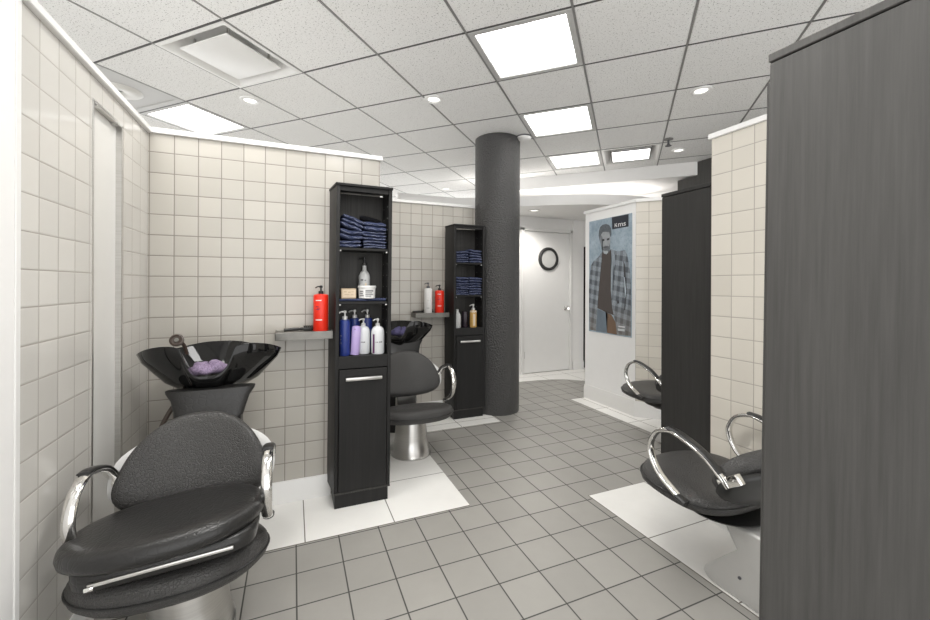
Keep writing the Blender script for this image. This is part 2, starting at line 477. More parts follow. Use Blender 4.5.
# bulkheads beyond the grid: fascia, raised flat ceiling and the curved canopy above the door
mb = MB(); mb.box(-1.0*CT, 9*CT, BL*CT, BL*CT+.05, -.158, .03); mb.box(-1.0*CT, 9*CT, BL*CT+.05, 13*CT, -.148, -.125)
o = structure(mb.build('ceiling_fascia', M['wall_white'], smooth=0)); o.matrix_world = CM
cv = catmull([Vector(p) for p in [(1.3, 5.0, 0), (1.9, 4.8, 0), (2.6, 4.41, 0), (2.91, 4.17, 0), (3.42, 3.90, 0), (4.0, 3.78, 0), (4.6, 3.85, 0)]], 6)
mb = MB(); mb.prism([(p.x, p.y) for p in cv]+[(4.6, 5.0), (1.3, 5.0)], 2.25, 2.375)
structure(mb.build('ceiling_canopy', M['wall_white']))
mb = MB(); cv2 = catmull([Vector(p) for p in [(2.0, 6.2, 0), (3.1, 5.7, 0), (4.2, 5.1, 0), (4.9, 4.1, 0), (5.1, 3.2, 0)]], 6)
mb.rings([[(p.x, p.y, z) for p in cv2] for z in (0, 2.61)], False, False, False)
structure(mb.build('wall_curved', M['wall_white']))

# ------------------------------------------------------------------ ceiling fixtures
def cp(a, b, z=0): return CM @ Vector((a*CT, b*CT, z))
def panel_light(a, b, label, mat, name='ceiling_light', group='lit square panels in the ceiling grid'):
    t = thing(name, label, 'ceiling light', cp(a+.5, b+.5, 0), A45, group)
    h = CT/2-.006; w = .036
    mb = MB()
    for q in ((-h, h, -h, -h+w), (-h, h, h-w, h), (-h, -h+w, -h+w, h-w), (h-w, h, -h+w, h-w)): mb.box(*q, -.004, .03, .004, 1)
    mb.build('frame', M['fixture_grey'], t)
    MB().box(-h+w, h-w, -h+w, h-w, .008, .02).build('light_panel', mat, t, smooth=0)
    return t
panel_light(0, 1, 'largest lit prismatic ceiling panel, nearest of the row before the black column', M['prism'])
panel_light(0, 3, 'second lit ceiling panel in the row, just right of the black column top', M['prism'])
panel_light(0, 5, 'smallest ribbed lit ceiling panel, last of the row beside the white bulkhead', M['prism_soft'])
panel_light(-5, 1, 'lit ceiling panel showing above the corner of the left tiled walls', M['panel'])
for c in ((-2, -2), (0, -1), (1, -2)): panel_light(*c, 'added lit ceiling panel, out of view over the near end of the room', M['panel_fill'], group='added fill panels over the near end of the room')  # unseen panels added to light the near walls and floor
def diffuser(a, b, label, pmat, cat):
    t = thing('ceiling_diffuser', label, cat, cp(a+.5, b+.5, 0), A45)
    h = CT/2-.006
    mb = MB()
    sq = lambda s_, z, r=.0: [(x*s_, y*s_, z) for x, y in ((-1, -1), (1, -1), (1, 1), (-1, 1))]
    mb.rings([sq(h, .02), sq(h, -.004), sq(h-.022, -.006), sq(h-.055, .02), sq(h-.085, .075), sq(h-.12, .08)], False, True)
    mb.build('frame', M['trim_white'], t)
    MB().box(-h+.092, h-.092, -h+.092, h-.092, -.002, .008, .004, 2).build('face_plate', M['trim_white'], t)
    if pmat is not M['trim_white']:
        mb = MB(); w = h-.092
        for q in ((-w, w, -w, -w+.012), (-w, w, w-.012, w), (-w, -w+.012, -w, w), (w-.012, w, -w, w)): mb.box(*q, -.010, -.001)
        mb.build('plate_rim', M['ink'], t)
        MB().box(-w+.012, w-.012, -w+.012, w-.012, -.006, -.002).build('light_panel', pmat, t, smooth=0)
    for x, y in ((1, 1), (1, -1), (-1, 1), (-1, -1)): MB().box(x*.15-.006, x*.15+.006, y*.15-.006, y*.15+.006, .008, .078).build('hanger', M['steel'], t)
    return t
diffuser(-3, 0, 'white square air diffuser with a hanging flat plate, unlit, above the left station', M['trim_white'], 'air vent')
diffuser(1, 5, 'bright square ceiling fitting in a deep white frame beside the last ribbed panel', M['panel_soft'], 'ceiling light')
t = thing('ceiling_vent', 'grey ceiling vent with a round middle above the left tiled wall', 'air vent', cp(-4.5, .5, 0), A45)
h = CT/2-.006
mb = MB()
for q in ((-h, h, -h, -h+.05), (-h, h, h-.05, h), (-h, -h+.05, -h+.05, h-.05), (h-.05, h, -h+.05, h-.05)): mb.box(*q, -.003, .02, .003, 1)
mb.build('frame', M['fixture_grey'], t)
MB().box(-h+.05, h-.05, -h+.05, h-.05, .004, .014).build('backing', M['fixture_grey'], t, smooth=0)
MB().lathe([(.02, .004), (.05, -.012), (.11, -.016), (.14, -.004), (.15, .006)], n=32).build('round_outlet', M['door_grey'], t)

def downlight(a, b, label, lamp=True, k=1.0):
    p = cp(a, b, 0)
    t = thing('downlight', label, 'downlight', p, 0, 'round recessed downlights')
    MB().lathe([(.046, .004), (.046, -.006), (.055, -.012), (.072, -.008), (.076, .002)], n=32).build('trim_ring', M['trim_white'], t)
    MB().lathe([(.045, .003), (.045, -.003), (.02, -.008)], n=24).build('bulb', M['bulb'], t)
    if lamp:
        ld = bpy.data.lights.new('downlight_lamp', 'SPOT'); ld.energy = SPOT*k; ld.spot_size = R(125); ld.spot_blend = .6
        ld.shadow_soft_size = .05; ld.color = (1, .97, .93)
        lo = bpy.data.objects.new('downlight_lamp', ld); COL.objects.link(lo); lo.parent = t; lo.location = (0, 0, -.03)
downlight(-3.17, 1.28, 'round downlight above the left tiled back wall, beside the air diffuser', k=3.2)
downlight(-.9, 2.13, 'round downlight in the ceiling between the first cabinet and the black column')
downlight(2.29, 3.12, 'round downlight above the right tiled wall, nearest the tall dark panel')
downlight(2.29, 5.5, 'small round downlight near the dark upper wall and the sprinkler')
downlight(-2.8, 6.67, 'tiny round downlight far back, seen just left of the black column')
downlight(-1.25, -.35, 'round downlight over the near left chair', k=1.5)
downlight(1.2, -.6, 'round downlight over the near right chair', k=1.5)
t = thing('sprinkler', 'small dark fire sprinkler head hanging from the ceiling', 'sprinkler', cp(2.07, 4.83, 0))
MB().lathe([(.012, 0), (.045, -.002), (.045, -.008), (.014, -.012)], n=20).build('escutcheon', M['tee'], t)
MB().lathe([(.010, -.010), (.010, -.05), (.016, -.052), (.008, -.066), (.030, -.068), (.030, -.072)], n=16).build('spray_head', M['ink'], t)
t = thing('smoke_detector', 'small dark rimmed smoke detector on the ceiling beside the column top', 'smoke detector', cp(-.12, 3.86, 0))
MB().lathe([(.07, 0), (.07, -.022), (.055, -.034), (.03, -.040)], n=32).build('housing', M['trim_white'], t)
MB().lathe([(.074, -.001), (.074, -.012)], n=32).build('rim', M['ink'], t)
t = thing('downlight', 'small round fitting under the curved canopy above the white door', 'downlight', (2.91, 4.55, 2.25), 0, 'round recessed downlights')
MB().lathe([(.05, .004), (.05, -.004), (.07, -.012), (.085, -.006), (.085, .0)], n=32).build('trim_ring', M['grey_paint'], t)
MB().lathe([(.049, -.001), (.02, -.004)], n=24).build('bulb', M['bulb'], t)
ld = bpy.data.lights.new('downlight_lamp', 'SPOT'); ld.energy = 42; ld.spot_size = R(150); ld.spot_blend = .7; ld.shadow_soft_size = .06; ld.color = (1, .96, .9)
lo = bpy.data.objects.new('downlight_lamp', ld); COL.objects.link(lo); lo.parent = t; lo.location = (0, 0, -.03)
ld = bpy.data.lights.new('canopy_fill_lamp', 'AREA'); ld.shape = 'RECTANGLE'; ld.size = 2.6; ld.size_y = .15; ld.energy = 8; ld.color = (1, .97, .93)  # unseen lamp added above the canopy to brighten the bulkhead
lo = bpy.data.objects.new('canopy_fill_lamp', ld); COL.objects.link(lo); lo.location = (3.4, 4.70, 2.40); lo.rotation_euler = (R(180), 0, R(-25))

# ------------------------------------------------------------------ column
cb = MB().lathe([(.226, 0), (.228, .02), (.228, CZ-.012), (.228, CZ-.004)], (1.916, 3.685, 0), n=64)
structure(tag(cb.build('column', M['column']), 'round rough black column from floor to ceiling', 'column'))

# ------------------------------------------------------------------ poster
PY0 = 3.63; px_ = PX-.006
po = thing('poster', 'tall poster of a bearded man in a plaid jacket on the white end wall', 'poster', (PX-.006, PY0, 0))
def flat(name, pts, mat, layer):
    mb = MB(); f = [mb.bm.verts.new((-.0006*layer-.0005, -u/100, z/100)) for u, z in pts]
    fc = mb.bm.faces.new(f); bmesh.ops.triangulate(mb.bm, faces=[fc])
    return mb.build(name, mat, po, smooth=0)
def poster_bg():
    k = NT('poster_backdrop'); k.set(.35); v = k.coord()
    f = k.ramp(k.noise(v, 7, 6, .7), .3, .75); g_ = k.ramp(k.noise(v, 55, 5, .75), .52, .66)
    c = k.mix(f, (.22, .30, .37), (.48, .57, .64))
    k.base(k.mix(k.math('MULTIPLY', g_, .6), c, (.14, .20, .26))); return k.m
def plaid():
    k = NT('poster_plaid'); k.set(.35); v = k.coord()
    sp = k.n('ShaderNodeSeparateXYZ'); k.l(v, sp.inputs[0])
    def st(c, per, w, sk):
        q = k.math('FRACT', k.math('DIVIDE', k.math('ADD', c, k.math('MULTIPLY', sp.outputs[2 if c == sp.outputs[1] else 1], sk)), per))
        return k.ramp(k.math('ABSOLUTE', k.math('SUBTRACT', q, .5)), w, w+.08)
    a = st(sp.outputs[1], .085, .2, .12); b = st(sp.outputs[2], .105, .22, -.18)
    m = k.math('MULTIPLY', k.math('ADD', a, b), .5)
    n = k.ramp(k.noise(v, 70, 5, .8), .35, .65)
    low = k.ramp(sp.outputs[2], .76, 1.1)
    c = k.mix(m, (.05, .06, .075), (.36, .41, .46)); c = k.mix(k.math('MULTIPLY', n, .65), c, (.10, .12, .14))
    k.base(k.mix(low, k.mix(.5, c, (.20, .16, .12)), c)); return k.m
bgm, pl = poster_bg(), plaid()
P = lambda n, c, v=.2, s=14: plain('poster_'+n, c, .4, var=v, sc=s)
MB().box(0, .004, -.62, 0, .757, 1.977).build('print', bgm, po, smooth=0)
brown = P('brown', (.055, .042, .036)); skin = P('skin', (.35, .37, .39), .35, 22); hairm = P('hair', (.10, .115, .13), .5, 60)
shapes = [
 ('trousers', [(13.8,101.4),(29.4,97.6),(28.6,76.8),(11.8,76.7)], P('denim', (.13,.17,.21)), 1),
 ('trousers', [(26.5,98.3),(35.0,96.3),(40.6,89.4),(43.0,76.4),(28.6,76.8)], P('tan', (.16,.095,.055)), 1),
 ('sweater', [(21.2,163),(27.2,159.4),(33.8,164.4),(34.9,158.6),(34.0,149.3),(34.4,137.6),(34.4,117.0),(35.5,106.3),(38.2,95.8),(34.1,96.9),(26.5,98.4),(18.7,100.7),(13.8,101.8),(14.2,116.6),(17.0,136.1),(18.4,150)], brown, 2),
 ('jacket', [(20.5,162.6),(16.0,158.1),(7.1,153.0),(3.1,148.2),(1.3,138.2),(0.1,120.6),(1.1,99.0),(1.3,77.4),(11.7,77.0),(12.7,89.8),(14.2,106.7),(16.5,127.8),(18.6,143),(20.2,154.8)], pl, 3),
 ('jacket', [(34.3,164.3),(42.6,161.6),(53.3,161.9),(56.3,157.2),(58.5,148.1),(60.5,137.0),(61.4,121.5),(61.5,105.0),(61.4,77.2),(43.3,76.4),(40.6,89.4),(35.9,103.7),(34.0,121.1),(34.1,139.9),(35.3,153.9)], pl, 3),
 ('jacket_lapel', [(34.4,164),(39.5,158),(40.5,150),(37,140),(36.0,112),(34.2,121),(34.1,140),(35.3,154)], P('lapel', (.30,.35,.40), .3, 40), 4),
 ('sleeve_fold', [(51.4,152),(53.4,147.1),(56.1,121.4),(54.0,102.1),(52.6,102.0),(53.6,113.6),(52.2,133.0)], P('fold', (.03,.032,.036)), 4),
 ('gap', [(52.2,135.0),(53.1,134.9),(55.2,121.4),(53.9,113.0),(53.2,123.9)], P('gapc', (.50,.58,.64)), 5),
 ('button', [(43.0,111.5),(45.5,111.5),(46,108.5),(43.2,108.0)], P('fold2', (.02,.02,.024)), 5),
 ('face', [(19.0,181.3),(22.0,183.6),(26.2,183.6),(31.5,182.5),(32.9,178.2),(32.9,171.7),(32.6,167.0),(31.0,163.6),(27.2,161.6),(23.3,162.3),(20.5,166.3),(18.8,171.3),(17.7,174.4),(17.7,178.1)], skin, 5),
 ('hair', [(16.2,186.1),(15.5,181.9),(17.2,174.8),(19.0,180.9),(22.0,183.6),(26.2,183.4),(31.5,182.5),(32.5,178.8),(33.9,176.9),(34.8,180.9),(34.1,186.3),(31.5,189.8),(27.0,191.6),(21.9,191.5),(17.9,189.6)], hairm, 6),
 ('beard', [(19.6,170.5),(22.1,167.5),(25.0,168.6),(29.0,168.6),(31.0,167.5),(32.5,170.2),(33.0,165.2),(31.7,161.8),(28.0,160.1),(24.7,160.5),(22.1,162.5),(20.2,165.7)], P('beardc', (.13,.145,.16), .6, 70), 6),
 ('goatee', [(22.6,164.0),(25.5,163.2),(29.7,163.1),(30.0,160.7),(27.2,159.8),(23.8,160.6)], P('goat', (.42,.46,.49), .3, 60), 7),
 ('face_side', [(17.7,178),(19.2,181),(21.6,178),(21.0,172),(22.4,167),(22.2,163.4),(20.4,166.3),(18.8,171.3),(17.7,174.4)], P('cheek', (.21,.23,.25), .3, 40), 6),
 ('mouth', [(23.8,167.6),(29.4,167.6),(29.2,166.7),(24.2,166.6)], P('mouthc', (.06,.055,.06)), 7),
 ('eye', [(20.3,176.4),(24.6,176.0),(24.4,173.9),(20.8,174.0)], P('eyec', (.045,.05,.055)), 6),
 ('eye', [(27.9,176.0),(31.9,176.5),(31.7,174.2),(28.2,174.0)], P('eyec2', (.045,.05,.055)), 6),
 ('nose', [(24.8,171.0),(26.2,175.0),(27.2,175.0),(28.4,171.0),(27.6,169.9),(25.6,169.9)], P('nosec', (.36,.38,.40), .1), 6),
 ('logo_box', [(34.9,197.4),(57.8,197.2),(57.8,184.9),(35.6,184.8)], P('navy', (.012,.016,.028), .1), 2),
 ('small_logo', [(45.1,85.9),(53.8,85.9),(53.8,84.5),(45.1,84.5)], P('paper', (.62,.64,.65), .05), 5),
 ('small_logo', [(44.0,83.0),(53.4,83.1),(53.5,80.9),(44.4,80.7)], P('paper2', (.55,.57,.58), .05), 5),
]
for n_, pts, m_, ly in shapes: flat(n_, pts, m_, ly)
def text_mesh(name, body, size, mat, parent, mw, sx=1, bold=0):
    cu = bpy.data.curves.new(name, 'FONT'); cu.body = body; cu.size = size; cu.offset = bold
    cu.align_x = 'CENTER'; cu.align_y = 'CENTER'; cu.resolution_u = 3
    to = bpy.data.objects.new(name, cu); COL.objects.link(to)
    bpy.context.view_layer.update()
    me = bpy.data.meshes.new_from_object(to.evaluated_get(bpy.context.evaluated_depsgraph_get()))
    bpy.data.objects.remove(to)
    me.transform(mw @ Matrix.Diagonal((sx, 1, 1, 1)))
    me.materials.clear(); me.materials.append(mat)
    o = bpy.data.objects.new(name, me); COL.objects.link(o); o.parent = parent
    return o
paper = plain('poster_letter', (.80, .81, .82), .4)
# text faces -x, reads along -y
MX = Matrix(((0, 0, -1, 0), (-1, 0, 0, 0), (0, 1, 0, 0), (0, 0, 0, 1)))
text_mesh('logo_text', 'ms', .070, paper, po, Matrix.Translation((-.003, -.490, 1.886)) @ MX, 1.4, .0004)
mb = MB(); kx, kz, kh, st_ = .392, 1.866, .038, .008
pl3 = lambda pts: mb._new([mb.bm.faces.new([mb.bm.verts.new((-.003, -(kx+u), kz+w)) for u, w in pts])])
pl3([(0, 0), (st_, 0), (st_, kh), (0, kh)]); pl3([(st_, kh*.40), (st_+.016, kh), (st_+.027, kh), (st_, kh*.40-.006)]); pl3([(st_+.005, kh*.55), (st_+.012, kh*.62), (st_+.029, 0), (st_+.018, 0)])
mb.build('logo_text', paper, po, smooth=0)

# ------------------------------------------------------------------ tall shelf cabinets
CABG = 'tall black shelf cabinets at the wash stations'
def make_cabinet(x, y, label):
    """origin at front-left floor corner, front faces -y"""
    w, dp, hh = .315, .19, 1.838
    t = thing('shelf_cabinet', label, 'cabinet', (x, y, 0), 0, CABG)
    s_ = .02
    MB().prism([(0, 0), (s_, 0), (s_, dp), (-.022, dp)], .085, hh-.014, .0012).build('side_panel', M['black_wood'], t)
    MB().box(w-s_, w, 0, dp, .085, hh-.014, .0012, 1).build('side_panel', M['black_wood'], t)
    MB().prism([(-.004, -.008), (w+.004, -.008), (w+.004, dp), (-.026, dp)], hh-.014, hh, .002).build('top_panel', M['black_wood'], t)
    MB().box(s_, w-s_, .008, .022, hh-.040, hh-.014, .001, 1).build('top_rail', M['black_wood'], t)
    MB().box(s_, w-s_, dp-.008, dp, .085, hh-.022).build('back_panel', M['inner_wood'], t)
    MB().box(s_, w-s_, .001, dp-.008, .788, .857, .001, 1).build('fixed_shelf', M['black_wood'], t)
    for z in (1.168, 1.476): MB().box(s_+.001, w-s_-.001, .010, dp-.008, z-.014, z, .001, 1).build('shelf', M['black_wood'], t)
    dr = MB().box(s_+.003, w-s_-.003, -.004, .010, .092, .782, .0015, 1).build('door', M['black_wood'], t)
    hd = MB(); hd.box(.055, w-.055, -.035, -.018, .722, .742, .004, 2)
    for xx in (.075, w-.085): hd.box(xx, xx+.012, -.022, -.003, .727, .738)
    hd.build('handle', M['steel'], dr)
    MB().box(s_, w-s_, .02, dp-.01, .085, .10).build('bottom_panel', M['black_wood'], t)
    MB().box(.004, w-.010, .004, dp-.01, .0025, .084, .002, 1).build('plinth', M['black_wood'], t)
    MB().box(0, w, -.006, .006, .082, .090, .001, 1).build('plinth_lip', M['inner_wood'], t)
    pin = MB().box(w-s_-.0012, w-s_+.002, -.0022, .0022, -.0022, .0022).build('shelf_pin', M['shell'], t)
    for yy in (.035, .135):
        for i in range(13):
            if (yy, i) == (.035, 0): pin.location = (0, yy, .915); continue
            q = pin.copy(); COL.objects.link(q); q.parent = t; q.location = (0, yy, .915+i*.068)
    for z in (1.154, 1.462):
        for x0 in (w-s_-.013, s_): MB().box(x0, x0+.010, .012, .02, z-.009, z, .002, 1).build('shelf_clip', M['shell'], t)
    return t
D2 = Vector((1.130, 1.204, 0))
CX, CY = .212, 2.372
cb1 = make_cabinet(CX, CY, 'nearer tall black cabinet with towels on top and bottles below, against the tiled wall')
C2 = Vector((1.386, 3.530, 0))
cb1.rotation_euler = (0, R(.3), 0)
dup(cb1, C2, 0, 'farther tall black cabinet standing beside the round column')
# plain end sides of the right hand stations
def side_cabinet(x, y, label, m):
    t = thing('tall_partition_cabinet', label, 'cabinet', (x, y, 0), 0, 'tall dark cabinets of the right stations')
    w, dp, hh = .30, .335, 1.832
    MB().box(0, w, -dp, 0, .004, hh-.023, .002, 1).build('side_panel', m, t)
    MB().box(-.002, w+.002, -dp-.002, .003, hh-.020, hh, .002, 1).build('top_cap', m, t)
    MB().box(.02, w-.02, .0, .018, .10, hh-.06, .002, 1).build('front_panel', m, t)
    return t
sc_ = side_cabinet(1.07, .641, 'big charcoal wood panel of a tall cabinet filling the right edge', M['panel_wood'])
sc_.rotation_euler = (R(.6), 0, 0)
side_cabinet(2.098, 1.835, 'black cabinet side standing between the right tiled wall and the far chair', M['dark_wood'])

# ------------------------------------------------------------------ shampoo chairs
def pad_layers(t_, e=.03):
    """(scale, z) profile of a stuffed pad, thickness t_"""
    return [(.30, 0), (.80, 0), (.93, t_*.06), (.985, t_*.22), (1.0, t_*.45), (.985, t_*.68), (.95, t_*.83), (.88, t_*.93), (.75, t_*.985), (.5, t_*1.02), (.2, t_*1.03), (.03, t_*1.03)]
ARM = [(.135, .525), (.115, .555), (.04, .610), (-.06, .646), (-.115, .652), (-.18, .622), (-.210, .545), (-.165, .455), (-.06, .392), (-.03, .384)]
def make_chair(label, loc, rz, kind):
    t = thing('shampoo_chair', label, 'chair', loc, rz, 'black leather salon chairs')
    sa, sb, sy, tl = (.275, .215, -.15, R(-9)) if kind == 'wash' else (.268, .225, -.150, R(-3.5))
    def sf(p):
        y = p.y + (.10*(p.x/sa)**2*sb if p.y < 0 else 0)      # front edge bows forward in the middle
        q = Vector((p.x - (.008 if kind == 'wash' else 0), y+sy, p.z+(.304 if kind == 'wash' else .352) + y*math.tan(tl) - .020*max(0, -p.y/sb-.45)))
        if p.z > .05: q.z += .012*math.cos(p.x*5) - .015*math.exp(-((p.x)**2+(p.y-.03)**2)/.03)
        return q
    ne = 2.35 if kind == 'wash' else 2.9
    st = cushion(sa, sb, ne, pad_layers(.085 if kind == 'wash' else .066), 64, sf).build('seat', M['leather'], t, smooth=80)
    pp = MB(); N = 64
    ring = [Vector((*superell(sa*1.003, sb*1.003, ne, 2*math.pi*i/N), .040)) for i in range(N+1)]
    pp.tube([sf(p) for p in ring], .004, n=6, wide=(0, 0, 1), sub=1); pp.build('piping', M['black_plastic'], st)
    # backrest pad, tilted back and wrapped round the sitter
    bm_ = Matrix.Translation((0, .185, .556 if kind == 'wash' else .535)) @ Matrix.Rotation(R(90-23), 4, 'X'); bh = .178 if kind == 'wash' else .102
    def bf(p):
        q = Vector((p.x, p.y, p.z)); q.x *= 1.0 - .25*(p.y/bh)
        q = bm_ @ q; q.y -= 1.05*p.x*p.x; return q
    cushion(.240, bh, 2.55, pad_layers(.075), 64, bf).build('backrest', M['leather'], t, smooth=80)
    def sf2(p):
        q = bm_ @ Vector((p.x, p.y-.02, p.z-.028)); q.y -= 1.0*p.x*p.x; return q
    cushion(.276, bh*.80, 2.6, [(.4, 0), (.9, 0), (1, .008), (1, .022), (.9, .03), (.4, .03)], 48, sf2).build('back_shell', M['shell'] if kind == 'wash' else M['black_plastic'], t, smooth=60)
    for s in (-1, 1):
        X = s*.262
        a = MB(); a.tube([(X*(.96 if i < 1 else 1), y, z) for i, (y, z) in enumerate(ARM)], .018, .0105, 14, (1, 0, 0), 8)
        ar = a.build('armrest', M['chrome'], t, smooth=60)
        MB().tube([(X, y, z+.011) for y, z in ARM[1:5]], .019, .0065, 12, (1, 0, 0), 8).build('arm_pad', M['black_plastic'], ar, smooth=60)
        MB().tube([(X, -.075, .397), (X, -.028, .383)], .020, .012, 12, (1, 0, 0), 1).build('end_cap', M['black_plastic'], ar)
        br = MB(); br.box(-.016, .016, -.045, .045, -.02, .02, .006, 2, mat=Matrix.Translation((s*.248, .140, .545)) @ Matrix.Rotation(R(35), 4, 'X'))
        br.build('arm_bracket', M['chrome'], t)
    # under-seat plate
    MB().lathe([(.155, .318), (.15, .312), (.10, .29), (.09, .28)], (0, -.04, 0), n=36, sx=1.15).build('seat_plate', M['black_plastic'], t)
    if kind == 'wash':
        def prof(): return [(.148, .003), (.148, .010), (.139, .016), (.122, .13), (.108, .28), (.104, .30)]
        MB().lathe(prof(), (0, 0, 0), n=48, sy=1.05).build('pedestal', M['steel'], t, smooth=50)
        MB().box(-.085, .085, .12, .16, .25, .60, .015, 3).build('back_support', M['steel'], t)
        MB().box(-.085, .085, .08, .16, .25, .30, .012, 3).build('back_bracket', M['steel'], t)
    else:
        # z-shaped foot: low wedge on the floor, neck leaning forward to the seat
        pr_ = [(-.065, .003), (-.095, .030), (-.085, .055), (.0, .145), (.08, .205), (-.005, .285), (.0, .30), (.22, .30), (.26, .20), (.30, .003)]
        MB().prism_x(pr_, -.125, .085, .014).build('pedestal', M['silver'], t)
        MB().lathe([(.006, 0), (.006, .004)], n=12, mat=Matrix.Translation((.086, .07, .10)) @ Matrix.Rotation(R(90), 4, 'Y')).build('screw', M['ink'], t)
    return t
CH1 = Vector((-.345, 1.76, 0))
c1 = make_chair('black leather wash chair with a zipped booster cushion on its seat', CH1, 0, 'wash')
def neck(t):
    rs = []
    for z, hx, hy, y in ((.806, .165, .030, .335), (.804, .172, .040, .335), (.794, .170, .042, .335), (.765, .150, .038, .325), (.72, .136, .040, .310), (.690, .132, .044, .300), (.678, .128, .042, .297)):
        rs.append([Vector((*superell(hx, hy, 3.2, 2*math.pi*i/40), z))+Vector((.014, y, .012*math.cos(i*2*math.pi/40)**2 if z < .7 else 0)) for i in range(40)])
    MB().rings(rs).build('neck_flap', M['leather_smooth'], t, smooth=60)
neck(c1)
c2 = dup(c1, CH1+D2+Vector((.035, 0, 0)), 0, 'farther black wash chair with an empty seat, between the two black cabinets')
c3 = make_chair('black leather chair by the right tiled wall, seen from behind its arm', (1.732, 1.13, 0), math.pi, 'style')
dup(c3, (1.732+1.06, 1.13+1.22, 0), math.pi, 'far black chair below the poster, half hidden by the black cabinet side')

# booster cushion on the near chair
bo = thing('booster_cushion', 'smooth black oval booster cushion with a zipped case, on the near wash chair', 'cushion', (CH1.x-.005, CH1.y-.165, .412), 0)
bo.rotation_euler = (R(-7.0), R(-3.6), 0)
cushion(.272, .226, 2.25, [(s_, z+.046) for s_, z in pad_layers(.068)], 64, lambda p: p+Vector((-.006, -.022, -.002))).build('pad', M['leather_smooth'], bo, smooth=80)
zc = MB()
zc.rings([[Vector((*superell(a_, b_, 4.5, 2*math.pi*i/56), z))+Vector((.012, -.036, 0)) for i in range(56)] for a_, b_, z in ((.215, .15, -.002), (.232, .163, .004), (.235, .166, .025), (.235, .166, .042), (.225, .155, .052))])
zc.build('zip_case', M['leather_smooth'], bo, smooth=60)
MB().box(-.155, .190, -.206, -.196, .018, .028, .002, 2).build('zipper', M['steel'], bo)
MB().box(-.160, -.138, -.213, -.202, .012, .024, .003, 2).build('zip_pull', M['chrome'], bo)

# ------------------------------------------------------------------ shampoo bowls
def make_bowl(label, loc):
    t = thing('shampoo_bowl', label, 'shampoo bowl', loc, 0, 'glossy black shampoo bowls')
    half = [(0, -.165, .868), (.045, -.166, .872), (.075, -.158, .905), (.094, -.150, .955), (.110, -.146, .990), (.165, -.134, 1.000), (.238, -.092, .987), (.292, -.015, .957), (.255, .075, .943), (.165, .155, .958), (.08, .192, .972), (0, .200, .975)]
    ctrl = [Vector(p) for p in half] + [Vector((-x, y, z)) for x, y, z in half[-2:0:-1]]
    rim = catmull(ctrl, 7, True); n = len(rim)
    def ell(a, b, z, cy): 
        out = []
        for p in rim:
            th = math.atan2((p.y-.02)/.19, p.x/.28); out.append(Vector((a*math.cos(th), cy+b*math.sin(th), z)))
        return out
    low = ell(.145, .115, .795, .015)
    out_ = [low, ]
    mid = []
    for p, q in zip(rim, ell(.20, .15, .835, .015)):
        k = p.lerp(q, .55); k.z = .795+(p.z-.795)*.50; mid.append(k)
    def soften(r, k=4, it=3):
        for _ in range(it): r = [sum((r[(i+j) % n] for j in range(-k, k+1)), Vector())/(2*k+1) for i in range(n)]
        return r
    mid = soften(mid, 2, 2)
    up = []
    for p, q in zip(rim, mid): a_ = p.lerp(q, .5); a_.x *= 1.035; a_.y *= 1.035; up.append(a_)
    up = soften(up, 1, 1)
    mid0 = []
    for p, q in zip(low, mid): k = p.lerp(q, .5); k.z -= .012; mid0.append(k)
    inn = [Vector((p.x*.955, p.y*.955+.001, p.z-.004)) for p in rim]
    rimtop = [Vector((p.x*.985, p.y*.985, p.z+.004)) for p in rim]
    b1 = []
    fl_ = ell(.13, .11, .85, .02)
    for p, q in zip(inn, fl_):
        k = p.lerp(q, .55); k.z = .845+(p.z-.845)*.42; b1.append(k)
    b1 = soften(b1, 2, 2)
    MB().rings([low, mid0, mid, up, rim, rimtop, inn, b1, fl_, ell(.05, .05, .838, .03)]).build('basin', M['gloss_black'], t, smooth=75)
    # mount behind and below, chrome tap and spray rest, hose
    MB().box(-.11, .11, .02, .16, .005, .80, .03, 3).build('column_stand', M['black_plastic'], t)
    MB().lathe([(.020, .85), (.024, .853), (.016, .858)], (0, .03, 0), n=20).build('drain', M['chrome'], t)
    sp = MB(); sp.tube([(-.118, .06, .94), (-.128, .045, .985), (-.142, .025, 1.005)], .008, n=10)
    m = Matrix.Translation((-.148, .012, 1.012)) @ Matrix.Rotation(R(68), 4, 'X')
    sp.lathe([(.013, -.012), (.024, -.008), (.029, .0), (.029, .008), (.022, .011), (.020, .006), (.010, .004)], n=28, mat=m)
    sh = sp.build('spray_head', M['brown_hose'], t)
    MB().lathe([(.009, .004), (.009, .010)], n=16, mat=m).build('spray_nozzle', M['dull_steel'], sh)
    MB().tube([(-.09, -.02, .80), (-.125, -.06, .76), (-.175, -.10, .66), (-.205, -.10, .54), (-.20, -.06, .40), (-.14, .02, .30), (-.09, .06, .26)], .010, n=10).build('hose', M['brown_hose'], t, smooth=60)
    return t
BW1 = Vector((-.345, 2.225, -.008))
make_bowl('glossy black shampoo bowl behind the near wash chair, in the tiled corner', BW1)
dup(bpy.data.objects['shampoo_bowl'], BW1+D2+Vector((.035, -.05, -.026)), R(-24), 'farther glossy black shampoo bowl, partly hidden by the nearer black cabinet')
